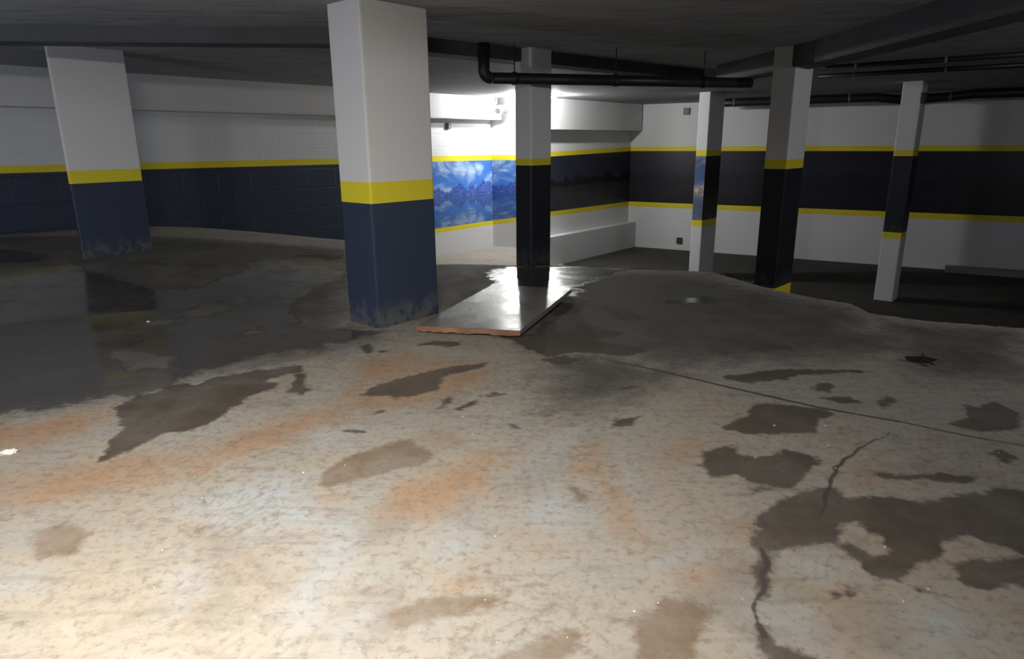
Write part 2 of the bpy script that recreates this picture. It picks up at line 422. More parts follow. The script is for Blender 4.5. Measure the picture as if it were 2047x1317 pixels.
WET = [[(-200,545),(0,545),(110,552),(180,575),(260,590),(330,600),(400,590),(470,565),(500,545),(560,525),(690,512),(700,540),(690,560),(640,575),(600,600),(588,630),(620,660),(690,655),(760,664),(740,672),(650,690),(560,700),(520,712),(440,735),(395,745),(350,768),(300,785),(205,798),(100,815),(0,832),(-200,870)],
 [(975,545),(985,538),(1030,533),(1100,533),(1180,533),(1260,540),(1200,556),(1150,575),(1165,582),(1150,592),(1120,590),(1060,600),(985,600),(990,566),(980,558)],
 [(1300,600),(1400,590),(1440,600),(1360,612)],
]
DRY_AND_REFLECT = [[(358,764),(375,750),(405,742),(432,738),(428,755),(390,768)], [(435,735),(470,722),(520,710),(500,725),(470,738),(460,748)],
 [(590,630),(602,608),(650,608),(690,640),(650,655),(612,661)], [(490,668),(505,655),(525,652),(515,662),(495,672)], [(285,655),(310,648),(345,645),(420,610),(490,603),(480,618),(420,632),(340,652)],
 [(225,705),(270,700),(340,712),(345,735),(260,738)],[(1505,905),(1520,894),(1560,900),(1540,910)],[(530,790),(560,760),(590,770),(570,790)]]  # first outline here: pale column reflection, painted as a gap in the wet mask
GRIME = [[(880,560),(960,540),(1300,545),(1400,552),(1500,575),(1700,615),(1750,640),(1725,660),(1800,670),(1825,690),(1800,705),(1600,718),(1420,730),(1340,738),(1250,712),(1080,700),(1030,672),(880,640)],
 [(640,640),(700,650),(760,662),(730,690),(640,692)], [(-200,520),(700,500),(700,700),(500,740),(200,800),(-200,870)], [(1750,640),(2060,660),(2060,760),(1860,760),(1780,700)],
 [(1120,700),(1260,715),(1400,750),(1250,800),(1100,830),(1080,760)]]
SCRAPE = [[(830,700),(1010,690),(1020,730),(760,760)]]
HOLES = [[(1670,1085),(1680,1060),(1710,1045),(1735,1066),(1768,1080),(1776,1100),(1750,1110),(1700,1090)], [(1475,908),(1495,893),(1540,895),(1565,905),(1510,912)],[(960,552),(975,545),(975,560)]]
def union(L):
    o = np.full(FX.shape, -9.0)
    for p in L: o = np.maximum(o, sdf_poly(p))
    return o
cut = np.maximum(union(DRY_AND_REFLECT), union(HOLES))
damp = np.maximum(union(DAMP), sdf_line([(1518,1085),(1530,1125),(1521,1150),(1527,1180),(1505,1214),(1514,1240),(1528,1275),(1545,1300)], [.024, .03, .012, .019, .010, .013, .02, .03]))
crack = np.maximum(sdf_line([(1778,862),(1773,873),(1748,879),(1733,888),(1716,897),(1704,910),(1688,917),(1681,928),(1670,934),(1671,944),(1661,956),(1658,975),(1648,990),(1650,1010),(1632,1040)], [.002,.004,.006,.006,.008,.007,.009,.008,.010,.008,.009,.008,.007,.006,.003]),
                   sdf_line([(1180,712),(1300,737),(1470,777),(1640,815),(1800,843),(1920,868),(2070,896)], [.004, .012, .013, .013, .010, .008, .007]))
crack = np.maximum(crack, sdf_line([(1520,1095),(1531,1118),(1534,1135),(1520,1150),(1528,1168),(1527,1182),(1512,1196),(1505,1214),(1510,1228),(1514,1245),(1528,1272)], [.006,.014,.012,.007,.010,.009,.007,.008,.006,.008,.012]) - .002)
F_ATTR = {'damp': np.minimum(damp, -np.minimum(cut, 9)), 'rust': union(RUST), 'orange': union(ORANGE), 'grey': union(GREY),
          'wet': np.minimum(union(WET), -cut), 'grime': union(GRIME), 'crack': crack}
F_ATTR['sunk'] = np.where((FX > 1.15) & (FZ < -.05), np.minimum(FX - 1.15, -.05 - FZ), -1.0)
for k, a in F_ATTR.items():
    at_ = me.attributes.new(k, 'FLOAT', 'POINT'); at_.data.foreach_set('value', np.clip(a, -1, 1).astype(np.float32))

def floor_mat():
    m = NT('worn_concrete_floor'); co = m.coord()
    nA = m.math('SUBTRACT', m.noise(co, 7, 4, .6), .5); nB = m.math('SUBTRACT', m.noise(co, 34, 4, .65), .5)
    def mask(name, lo, hi, a1=.10, a2=.05):
        v = m.math('ADD', m.attr(name), m.math('ADD', m.math('MULTIPLY', nA, a1), m.math('MULTIPLY', nB, a2)))
        return m.ss(v, lo, hi)
    big = m.noise(co, .9, 5, .6, .6); mid = m.noise(co, 3.2, 6, .65, .3); fine = m.noise(co, 28, 5, .7)
    st = m.noise(m.scale(co, (1.2, 9, 1), (0, 0, .85)), 2.2, 5, .6)      # scuffs along the driving line
    c = m.mix(m.ss(big, .35, .65), (.36, .315, .25), (.345, .33, .29))
    c = m.mix(m.math('MULTIPLY', m.ss(mid, .48, .66), .45), c, (.29, .305, .30))
    c = m.mix(m.math('MULTIPLY', m.ss(m.noise(co, 1.9, 5, .62, .8), .5, .68), .45), c, (.20, .165, .125))
    c = m.mix(m.math('MULTIPLY', mask('orange', -.05, .16, .25, .06), m.ss(mid, .3, .7, .95, .5)), c, (.36, .225, .13))
    c = m.mix(m.math('MULTIPLY', mask('grey', -.06, .16, .25, .06), m.ss(mid, .3, .7, .6, .95)), c, (.36, .39, .40))
    c = m.mix(m.math('MULTIPLY', m.ss(st, .50, .70), .40), c, (.20, .185, .155))
    c = m.mix(m.math('MULTIPLY', m.ss(fine, .48, .70), .55), c, (.155, .122, .090))
    c = m.mix(m.math('MULTIPLY', m.ss(m.noise(co, 9, 6, .7, .5), .54, .70), .45), c, (.15, .125, .10))
    c = m.mix(m.math('MULTIPLY', m.ss(m.noise(co, 16, 6, .72, 1.2), .50, .66), m.ss(m.noise(co, 1.1, 3), .4, .6, .10, .50)), c, (.175, .125, .085))
    c = m.mix(m.math('MULTIPLY', m.ss(m.noise(co, 5, 6, .7, .8), .58, .70), .35), c, (.40, .405, .385))
    sp = m.noise(co, 85, 2); c = m.mix(m.math('MULTIPLY', m.ss(sp, .70, .74), .6), c, (.10, .08, .065))
    sp2 = m.noise(co, 60, 2); c = m.mix(m.math('MULTIPLY', m.ss(sp2, .735, .75), .7), c, (.55, .52, .47))
    # tyre tread bars
    wv = m.n('ShaderNodeTexWave', wave_type='BANDS'); m.set(wv.inputs[0], m.scale(co, (1, 1, 1), (0, 0, .5)))
    wv.inputs['Scale'].default_value = 9; wv.inputs['Distortion'].default_value = 3.5; wv.inputs['Detail'].default_value = 2
    tm = m.math('MULTIPLY', m.ss(wv.outputs['Fac'], .62, .85), m.math('MULTIPLY', m.ss(m.noise(co, 1.7, 3), .54, .66), .16))
    c = m.mix(tm, c, (.17, .155, .135))
    gr = mask('grime', -.22, .28, .5, .12)
    c = m.mix(m.math('MULTIPLY', gr, m.ss(mid, .3, .66, .92, .72)), c, (.050, .050, .047))
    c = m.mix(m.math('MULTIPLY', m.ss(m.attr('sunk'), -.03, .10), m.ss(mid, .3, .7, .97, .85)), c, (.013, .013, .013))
    ru = mask('rust', -.012, .03, .07, .06)
    c = m.mix(m.math('MULTIPLY', ru, m.ss(mid, .35, .7, .85, .45)), c, (.165, .112, .068))
    da = mask('damp', -.014, .018, .13, .035)
    c = m.mix(m.math('MULTIPLY', da, m.ss(mid, .3, .75, .96, .76)), c, (.066, .052, .040))
    we = mask('wet', -.03, .05, .28, .05)
    c = m.mix(m.math('MULTIPLY', we, .80), c, (.055, .052, .05))
    cr = m.ss(m.math('ADD', m.attr('crack'), m.math('ADD', m.math('MULTIPLY', nB, .012), m.math('MULTIPLY', nA, .008))), -.004, .004)
    c = m.mix(m.math('MULTIPLY', cr, .9), c, (.06, .05, .04))
    m.base(c)
    ro = m.ss(mid, .3, .7, .55, .72)
    ro = m.math('ADD', ro, .2)
    x = m.n('ShaderNodeMix', data_type='FLOAT'); m.set(x.inputs[0], we); m.set(x.inputs[2], ro)
    m.set(x.inputs[3], m.ss(mid, .35, .7, .09, .26)); m.rough(x.outputs[0]); m.spec(.5)
    hgt = m.math('ADD', m.math('MULTIPLY', fine, .6), m.math('MULTIPLY', mid, .6))
    hgt = m.math('SUBTRACT', hgt, m.math('MULTIPLY', cr, .8))
    bp = m.n('ShaderNodeBump'); m.set(bp.inputs['Height'], hgt); bp.inputs['Distance'].default_value = .006
    m.set(bp.inputs['Strength'], m.ss(we, 0, 1, .35, .012)); m.set(m.b.inputs['Normal'], bp.outputs[0])
    return m.m
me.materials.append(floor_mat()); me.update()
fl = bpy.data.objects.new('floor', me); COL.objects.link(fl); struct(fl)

# ------------------------------------------------------------------ ceiling slab
Q = [(-11, -4), (15, -4), (15, 22), (-11, 22)]
struct(obj('ceiling', [(x, y, CEIL) for x, y in Q] + [(x, y, CEIL + .25) for x, y in Q],
           [(3, 2, 1, 0), (4, 5, 6, 7), (0, 1, 5, 4), (1, 2, 6, 5), (2, 3, 7, 6), (3, 0, 4, 7)], CEILM))

# ------------------------------------------------------------------ walls
def band_wall(name, A, B, rows, out, mats, th=.2, us=None, murrow=None, nu=1):
    """rows: list of (zA, zB, material index of the strip below that height); thickness goes outward"""
    A = np.array(A[:2], float); B = np.array(B[:2], float); L = np.linalg.norm(B - A)
    us = us or [0, 1]; v = []; f = []; mi = []; uv = []
    nr = len(rows)
    for t in us:
        P = A + (B - A) * t
        for za, zb, _ in rows: v.append((P[0], P[1], za + (zb - za) * t))
    for i in range(len(us) - 1):
        for j in range(nr - 1):
            a = i * nr + j; b = (i + 1) * nr + j
            f.append((a, b, b + 1, a + 1)); k = rows[j][2]; k = k[i] if isinstance(k, (list, tuple)) else k
            mi.append(k)
            if murrow == j: vv = [(1, 1), (0, 0)][0:1]; uv.append([(us[i] * L, 1), (us[i + 1] * L, 1), (us[i + 1] * L, 0), (us[i] * L, 0)])
            else: uv.append([(us[i] * L, v[a][2]), (us[i + 1] * L, v[b][2]), (us[i + 1] * L, v[b + 1][2]), (us[i] * L, v[a + 1][2])])
    n0 = len(v); o = np.array(out) * th
    top = max(r[0] for r in rows); bot = min(r[0] for r in rows)
    for P, z in ((A, top), (B, top), (B, bot), (A, bot)): v.append((P[0] + o[0], P[1] + o[1], z))
    last = (len(us) - 1) * nr
    for q4 in [(n0, n0 + 3, n0 + 2, n0 + 1), (0, n0, n0 + 1, last), (nr - 1, last + nr - 1, n0 + 2, n0 + 3)]:
        f.append(q4); mi.append(0); uv.append([(0, 0)] * 4)
    f.append(tuple([n0, n0 + 3] + list(range(nr - 1, -1, -1)))); mi.append(0); uv.append([(0, 0)] * len(f[-1]))
    f.append(tuple([n0 + 1] + [last + j for j in range(nr)] + [n0 + 2])); mi.append(0); uv.append([(0, 0)] * len(f[-1]))
    bm = bmesh.new()
    o_ = obj(name, v, f, mats, mi, uv)
    bm.from_mesh(o_.data); bmesh.ops.recalc_face_normals(bm, faces=bm.faces[:]); bm.to_mesh(o_.data); bm.free()
    return struct(o_)

TOP = CEIL + .1
# left wall: block wall with navy dado, turning into the blue mural in the far bay
def z2(px0, py0, px1, py1, P0, P1):             # heights at both wall ends from two sighted points
    a = online(px0, py0, P0, P1); b = online(px1, py1, P0, P1)
    e = (np.array(P1[:2]) - np.array(P0[:2])); L2 = e @ e
    ta = (a[:2] - P0[:2]) @ e / L2; tb = (b[:2] - P0[:2]) @ e / L2
    s = (b[2] - a[2]) / (tb - ta)
    return a[2] - s * ta, a[2] + s * (1 - ta)
yt = z2(60, 330, 985, 309.5, AW0, ACOR); yb = z2(60, 345, 985, 319.8, AW0, ACOR)
lt = z2(872, 456, 985, 440.5, AW0, ACOR); lb = z2(872, 467.5, 985, 449, AW0, ACOR)
lt = (lt[1] - .06, lt[1]); lb = (lb[1] - .06, lb[1])
tsplit = np.linalg.norm(online(790, 400, AW0, ACOR)[:2] - AW0[:2]) / np.linalg.norm(ACOR[:2] - AW0[:2])
tdark = np.linalg.norm(online(480, 400, AW0, ACOR)[:2] - AW0[:2]) / np.linalg.norm(ACOR[:2] - AW0[:2])
band_wall('wall_left', AW0, ACOR, [(TOP, TOP, 0), (yt[0], yt[1], 1), (yb[0], yb[1], [2, 2, 3]), (lt[0], lt[1], [2, 2, 1]), (lb[0], lb[1], [2, 2, 4]), (BOT, BOT, 0)],
          aout, [WHITE_BLOCK, YELLOW, NAVYWALL, MUR_BLUE, WHITE], us=[0, tdark, tsplit, 1], murrow=2)
# short return wall of the far bay
rd = (CSTART[:2] - ACOR[:2]); rL = np.linalg.norm(rd); rd /= rL; rout = np.array([-rd[1], rd[0]])
if rout @ CSTART[:2] < 0: rout = -rout
yt = (zon(985, 309.5, ACOR), zon(1030, 310, CSTART)); yb = (zon(985, 319.8, ACOR), zon(1030, 320.5, CSTART))
lt = (zon(985, 440.5, ACOR), zon(1033, 434, CSTART)); lb = (zon(985, 449, ACOR), zon(1033, 443, CSTART))
band_wall('wall_return', ACOR, CSTART, [(TOP, TOP, 0), (*yt, 1), (*yb, 2), (*lt, 1), (*lb, 0), (BOT, BOT, 0)], rout, [WHITE, YELLOW, MUR_BLUE], murrow=2)
# wall with the ledge
yt = (zon(1034, 308, CSTART), zon(1260, 293, CEND)); yb = (zon(1034, 317.5, CSTART), zon(1260, 302, CEND))
lt = z2(1100.6, 423, 1259, 402.5, CSTART, CEND); lb = z2(1100.6, 432.4, 1259, 411, CSTART, CEND)
band_wall('wall_back', CSTART, CEND, [(TOP, TOP, 0), (*yt, 1), (*yb, 2), (*lt, 1), (*lb, 0), (BOT, BOT, 0)], -cin, [WHITE, YELLOW, MUR_DARK], murrow=2)
# right wall
yt = z2(1262, 293, 2047, 290, BW0, BEND); yb = z2(1262, 301.8, 2047, 302, BW0, BEND)
lt = z2(1257, 402.5, 2047, 433, BW0, BEND); lb = z2(1257, 412, 2047, 445.5, BW0, BEND)
band_wall('wall_right', BW0, BEND, [(TOP, TOP, 0), (*yt, 1), (*yb, 2), (*lt, 1), (*lb, 0), (BOT, BOT, 0)], bout, [WHITE, YELLOW, MUR_NIGHT], murrow=2)

def prism(name, quad, z0, z1, mat, bev=0.0, kind=None):
    """upright block on a plan quad; z0/z1 numbers or one per corner"""
    n = len(quad); z0 = z0 if isinstance(z0, (list, tuple)) else [z0] * n; z1 = z1 if isinstance(z1, (list, tuple)) else [z1] * n
    bm = bmesh.new()
    a = [bm.verts.new((p[0], p[1], z)) for p, z in zip(quad, z0)]; b = [bm.verts.new((p[0], p[1], z)) for p, z in zip(quad, z1)]
    bm.faces.new(a[::-1]); bm.faces.new(b)
    for i in range(n): bm.faces.new((a[i], a[(i + 1) % n], b[(i + 1) % n], b[i]))
    if bev: bmesh.ops.bevel(bm, geom=bm.edges[:], offset=bev, segments=2, affect='EDGES')
    return bmobj(name, bm, mat)
# soffit along the left wall
s0 = sh(AB0) - adir * 3.2; s1 = online(1012, 240, AB0, AB1)[:2]
zb0 = online(0, 209, AB0, AB1)[2]; zb1 = online(865, 236.8, AB0, AB1)[2]
zm = (zb0 + zb1) / 2
struct(prism('trim_1', [s0, s1, s1 + aout * .275, s0 + aout * .275], zm, CEIL + .06, WHITE, .008))
# soffit and ledge along the back wall
k0 = CSTART[:2] + cin * .30; k1 = CEND[:2] + cin * .30
zc = (zon(1102, 261, k0 + cdir * np.linalg.norm(online(1102, 261, k0, k1)[:2] - k0)) + zon(1276, 260, k1)) / 2
struct(prism('trim_2', [k0, k1, CEND[:2] - cin * .02, CSTART[:2] - cin * .02], zc, CEIL + .06, WHITE, .008))
k0 = CSTART[:2] + cin * .22 + cdir * .3; k1 = CEND[:2] + cin * .22
la = online(1102, 474, k0, k1)[2]; lb_ = online(1269, 444, k0, k1)[2]
struct(prism('trim_3', [k0, k1, CEND[:2] - cin * .02, CSTART[:2] - cin * .02 + cdir * .3], BOT + .1, [la, lb_, lb_, la], WHITE, .006))
# curb along the foot of the right wall
u0 = online(1890, 528, BW0, BEND); u1 = BEND
bn = -bout
zcu = online(2047, 545, BW0 + np.append(bn, 0) * .35, BEND + np.append(bn, 0) * .35)[2]
struct(prism('trim_4', [u0[:2], BEND[:2], BEND[:2] + bn * .35, u0[:2] + bn * .35], BOT + .1, zcu, painted('curb_paint', (.28, .28, .28)), .01))

# ------------------------------------------------------------------ ceiling beams
ZB = CAMH + .77
def beam(name, pts, w, z0, z1=CEIL + .05):
    pts = [np.array(p[:2]) for p in pts]; left = []; right = []
    for i, p in enumerate(pts):
        a = pts[max(i - 1, 0)]; b = pts[min(i + 1, len(pts) - 1)]
        d = (b - a) / np.linalg.norm(b - a); n = np.array([-d[1], d[0]])
        left.append(p + n * w); right.append(p)
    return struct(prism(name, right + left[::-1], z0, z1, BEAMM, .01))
p0 = at(-420, 78, ZB); p1 = at(300, 80, ZB); p2 = at(700, 88, ZB); p3 = at(862, 97, ZB); p4 = at(1440, 162, ZB)
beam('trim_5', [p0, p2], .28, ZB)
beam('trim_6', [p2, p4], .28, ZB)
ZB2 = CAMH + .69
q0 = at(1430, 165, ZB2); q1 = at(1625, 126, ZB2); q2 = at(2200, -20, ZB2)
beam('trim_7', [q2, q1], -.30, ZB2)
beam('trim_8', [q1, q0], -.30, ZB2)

# ------------------------------------------------------------------ columns
GRID = 42.0
def column(base_px, base_z, ref_y, xl, xr, rows, mats, top_z, label, gl=GRID, foot=-.04):
    """near edge stands at base_px; xl/xr: pixel x of the left and right edges at ref_y; rows: (pixel x, pixel y, material below)"""
    M = at(*base_px, base_z)
    dr = d2(gl); dl = d2(gl - 90)
    Rr = online(xr, ref_y, M, M + np.append(dr, 0)); Ll = online(xl, ref_y, M, M + np.append(dl, 0))
    wr = np.linalg.norm(Rr[:2] - M[:2]); wl = np.linalg.norm(Ll[:2] - M[:2])
    m = M[:2]; quad = [m, m + dr * wr, m + dr * wr + dl * wl, m + dl * wl]
    cen = sum(quad) / 4
    fz = float(np.min(zfloor(np.array([p[0] for p in quad]), np.array([p[1] for p in quad]))))
    zs = [(top_z, rows[0][2])] + [(zon(x, y, M), k) for x, y, k in rows[1:]]
    zbot = min(fz, base_z) + foot
    levels = [z for z, _ in zs] + [zbot]; ks = [k for _, k in zs]
    bev = .014; ring = []
    for i, p in enumerate(quad):
        a = quad[i - 1]; b = quad[(i + 1) % 4]
        da = (a - p) / np.linalg.norm(a - p); db = (b - p) / np.linalg.norm(b - p)
        ring += [p + da * bev, p + (da + db) * bev * .29, p + db * bev]
    # ring walks quad order; drop to local coordinates at the base
    v = []; f = []; mi = []; n = len(ring); org = np.array([cen[0], cen[1], base_z])
    # extra levels keep the edges a touch uneven
    for z in levels:
        for p in ring: v.append((p[0] - org[0], p[1] - org[1], z - org[2]))
    for j in range(len(levels) - 1):
        for i in range(n):
            i2 = (i + 1) % n
            f.append((j * n + i, j * n + i2, (j + 1) * n + i2, (j + 1) * n + i)); mi.append(3 if ks[j] == 4 and i < 8 else ks[j])
    f.append(tuple(range(n))); mi.append(ks[0]); f.append(tuple((len(levels) - 1) * n + i for i in range(n))[::-1]); mi.append(ks[-1])
    per = [0.0]
    for i in range(n): per.append(per[-1] + float(np.linalg.norm(np.array(ring[(i + 1) % n]) - np.array(ring[i]))))
    uv = [[(per[i], 1), (per[i + 1], 1), (per[i + 1], 0), (per[i], 0)] for j in range(len(levels) - 1) for i in range(n)] + [[(0, 0)] * n] * 2
    o = obj('concrete_column', v, f, mats, mi, uv); o.location = org
    bm = bmesh.new(); bm.from_mesh(o.data); bmesh.ops.recalc_face_normals(bm, faces=bm.faces[:]); bm.to_mesh(o.data); bm.free()
    tag(o, label, 'column', 'painted columns'); o['kind'] = 'thing'
    return o, quad, M
CM = [WHITE, YELLOW, NAVY, BLACKNAVY, MUR_COLUMN]
big, bq, bM = column((758, 657), 0.0, 385, 680, 868, [(742, 0, 0), (741, 365, 1), (742, 408, 2)], CM, CEIL + .02, 'thick white column with yellow stripe and navy foot, nearest one, beside the wooden board')
lz = CAMH - 1.07
left, lq, lM = column((167, 519), lz, 350, 140, 284, [(140, 90, 0), (164, 341, 1), (166, 367, 2)], CM, CEIL + .02, 'white, yellow and navy column standing in the flooded bay before the left wall', gl=36)
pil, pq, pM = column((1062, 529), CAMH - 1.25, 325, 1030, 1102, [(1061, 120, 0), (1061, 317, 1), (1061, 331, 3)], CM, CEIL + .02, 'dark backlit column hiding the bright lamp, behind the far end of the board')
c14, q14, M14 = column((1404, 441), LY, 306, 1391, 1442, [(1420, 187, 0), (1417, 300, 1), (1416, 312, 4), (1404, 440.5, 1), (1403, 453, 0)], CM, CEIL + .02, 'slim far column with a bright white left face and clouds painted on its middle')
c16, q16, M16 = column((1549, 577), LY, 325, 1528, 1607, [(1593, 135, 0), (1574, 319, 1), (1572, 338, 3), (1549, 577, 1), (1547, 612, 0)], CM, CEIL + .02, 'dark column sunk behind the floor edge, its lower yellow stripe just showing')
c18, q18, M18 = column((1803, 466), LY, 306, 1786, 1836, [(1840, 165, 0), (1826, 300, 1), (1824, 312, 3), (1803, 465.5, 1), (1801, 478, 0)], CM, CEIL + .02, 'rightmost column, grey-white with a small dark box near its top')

# ------------------------------------------------------------------ lamp of the far bay, hidden behind the backlit column
BULB = emis('lamp_glass', (1.0, .98, .95), 2400)
tp = at(1066, 194, CEIL - .035)
t = tag(empty('ceiling_lamp', (tp[0], tp[1], CEIL)), 'glaring two-bulb ceiling lamp peeking out on both sides of the backlit column', 'lamp')
vd = np.array([tp[1], -tp[0]]); vd /= np.linalg.norm(vd); rz = math.atan2(vd[1], vd[0]); t.rotation_euler = (0, 0, rz)
hl = 39.5 * np.linalg.norm(tp[:2]) / F
bm = bmesh.new(); box_bm(bm, (0, 0, -.014), (hl * 2 - .05, .07, .028), bev=.006); bmobj('base_bar', bm, LAMPWHITE, t)
for sg in (-1, 1):
    bm = bmesh.new(); tube_bm(bm, [(sg * (hl - .10), 0, -.030), (sg * (hl - .04), 0, -.042)], [.022, .026], 14); so_ = bmobj('socket', bm, LAMPWHITE, t, True)
    bm = bmesh.new(); bmesh.ops.create_uvsphere(bm, u_segments=20, v_segments=12, radius=.042)
    for v in bm.verts: v.co += Vector((sg * hl, 0, -.050))
    bu = bmobj('bulb', bm, BULB, t, True)

# ------------------------------------------------------------------ twin-spot emergency lamp
ep = online(992, 194.5, AB0, AB1)[:2] - aout * .16; ep = np.append(ep, CEIL)
e = tag(empty('emergency_light', (ep[0], ep[1], CEIL), math.radians(-6)), 'small twin-spot emergency light hanging from the ceiling at the bright corner', 'lamp')
k = np.linalg.norm(ep[:2]) / F
bm = bmesh.new(); box_bm(bm, (0, 0, -.006), (22 * k, 12 * k, .012), bev=.003); bmobj('ceiling_plate', bm, METAL, e)
bm = bmesh.new(); box_bm(bm, (-1 * k, 0, -7.5 * k), (15 * k, 9 * k, 13 * k), bev=.01); bmobj('battery_box', bm, PIPE, e)
for sg in (-1, 1):
    bm = bmesh.new(); tube_bm(bm, [(sg * 6 * k, 0, -11 * k), (sg * 10 * k, 0, -14 * k), (sg * 9 * k, 0, -19 * k)], .9 * k, 8); arm = bmobj('arm', bm, DARKBOX, e, True)
    bm = bmesh.new(); tube_bm(bm, [(sg * 7 * k, 5 * k, -22 * k), (sg * 7 * k, 3 * k, -22 * k), (sg * 7.5 * k, -2 * k, -24 * k), (sg * 8 * k, -4.5 * k, -25 * k)], [2.5 * k, 4.4 * k, 6.2 * k, 6.4 * k], 18); sp = bmobj('spot_head', bm, LAMPWHITE, e, True)
    bm = bmesh.new(); tube_bm(bm, [(sg * 8 * k, -4.4 * k, -24.95 * k), (sg * 8.1 * k, -4.9 * k, -25.2 * k)], [5.4 * k, 5.2 * k], 18); bmobj('lens', bm, METAL, sp)

# ------------------------------------------------------------------ small boxes on walls
def wall_box(px, py, w, h, A, B, n, mat, label):
    P = online(px, py, A, B); s = np.linalg.norm(P[:2]) / F
    d = (np.array(B[:2]) - np.array(A[:2])); d /= np.linalg.norm(d); rz = math.atan2(d[1], d[0])
    vx = abs(math.cos(rz - math.atan2(-P[0], P[1])))           # foreshortening of the wall
    ww = w * s / max(vx, .3); hh = h * s; n = np.array(n); n = n / np.linalg.norm(n)
    e = tag(empty('socket_box', (P[0], P[1], P[2]), rz), label, 'electrical box', 'electrical boxes')
    side = 1 if (np.array([-d[1], d[0]]) @ n) > 0 else -1
    bm = bmesh.new(); box_bm(bm, (0, side * .028, 0), (ww, .056, hh), bev=.008); bmobj('box', bm, mat, e)
    bm = bmesh.new(); box_bm(bm, (0, side * .060, 0), (ww * .7, .010, hh * .7), bev=.003); bmobj('cover', bm, mat, e)
    return e
wall_box(895, 251.5, 7.5, 11, AW0, ACOR, -aout, GREYBOX, 'small grey box high on the brightly lit wall, under the soffit')
wall_box(905.5, 517, 8, 10, AW0, ACOR, -aout, GREYBOX, 'small grey box low on the brightly lit wall, close to the floor')
wall_box(1373.5, 222.5, 11, 12.5, BW0, BEND, bn, GREYBOX, 'small square grey box high on the wall beside the slim bright column')
wall_box(1358.5, 480.5, 10, 11.5, BW0, BEND, bn, DARKBOX, 'small square dark box low on the wall beside the slim bright column')
R18 = M18[:2] + d2(GRID); wall_box(1843.5, 196, 4.5, 17, M18, R18, [d2(GRID)[1], -d2(GRID)[0]], DARKBOX, 'narrow dark box near the top of the rightmost column')

# ------------------------------------------------------------------ pipes
def arc(c, a0, a1, r, ex, ez, n=8):
    return [np.array(c) + r * (math.cos(a0 + (a1 - a0) * i / n) * ex + math.sin(a0 + (a1 - a0) * i / n) * ez) for i in range(n + 1)]
zp_ = CAMH + .585
a_ = at(982, 156, zp_); b_ = at(1500, 166, zp_); dx = (b_ - a_) / np.linalg.norm(b_ - a_)
pp = empty('drain_pipe', (a_[0], a_[1], zp_)); tag(pp, 'black drain pipe with an elbow running under the ceiling past the backlit column', 'pipe')
L = lambda p: np.array(p) - np.array([a_[0], a_[1], zp_])
up = np.array([0, 0, 1.0]); rr = .052
bm = bmesh.new(); tube_bm(bm, [L(a_ + dx * .02), L(a_ + (b_ - a_) * .5), L(b_)], rr, 18); bmobj('pipe_run', bm, PIPE, pp, True)
el = arc(L(a_ + up * .07), -math.pi / 2, -math.pi, .07, dx, up) + [L(a_ - dx * .07 + up * (CEIL - zp_ + .0))]
bm = bmesh.new(); tube_bm(bm, el, rr * 1.06, 18); bmobj('elbow', bm, PIPE, pp, True)
for tt in (.08, .45, .8):
    c = a_ + (b_ - a_) * tt; bm = bmesh.new()
    tube_bm(bm, [L(c - dx * .018), L(c + dx * .018)], rr * 1.16, 18); tube_bm(bm, [L(c + up * rr), L(c + up * (CEIL - zp_))], .005, 8)
    bmobj('hanger', bm, PIPE, pp, True)
A2 = BW0 + np.append(bn * 1.0, 0); B2 = BEND + np.append(bn * 1.0, 0)
P2 = [online(x, y, A2, B2) for x, y in ((1413, 193), (1470, 189), (1530, 188), (1640, 187), (1700, 189), (1750, 194), (1800, 199), (1850, 197), (1900, 193), (1950, 187), (2000, 180), (2060, 170), (2200, 150))]
P2 = [np.array([p[0], p[1], min(p[2], CEIL - .085)]) for p in P2]
pr = tag(empty('wall_pipe', tuple(P2[0])), 'long black sagging pipe along the top of the right wall', 'pipe')
bm = bmesh.new(); tube_bm(bm, [p - P2[0] for p in P2], .085, 16); bmobj('pipe_run', bm, PIPE, pr, True)
for i in (1, 4, 8):
    c = P2[i] - P2[0]; bm = bmesh.new(); tube_bm(bm, [c - np.append(bdir, 0) * .02, c + np.append(bdir, 0) * .02], .094, 16); bmobj('pipe_clamp', bm, GREYBOX, pr, True)
for (x0, y0, x1, y1), lab in (((1640, 136, 2200, 98), 'thin dark conduit under the right ceiling, the nearer of two'), ((1636, 153, 2200, 121), 'thin dark conduit under the right ceiling, the one nearer the wall')):
    A3 = at(x0, y0, CEIL - .05); B3 = at(x1, y1, CEIL - .05)
    c = tag(empty('conduit', tuple(A3)), lab, 'pipe', 'ceiling conduits')
    bm = bmesh.new(); tube_bm(bm, [(0, 0, 0), (B3 - A3) / 2, B3 - A3], .03, 12); bmobj('conduit_run', bm, PIPE, c, True)
    for tt in (.15, .5):
        q3 = (B3 - A3) * tt; dd = (B3 - A3) / np.linalg.norm(B3 - A3) * .015
        bm = bmesh.new(); tube_bm(bm, [q3 - dd, q3 + dd], .036, 12); bmobj('clip', bm, GREYBOX, c, True)

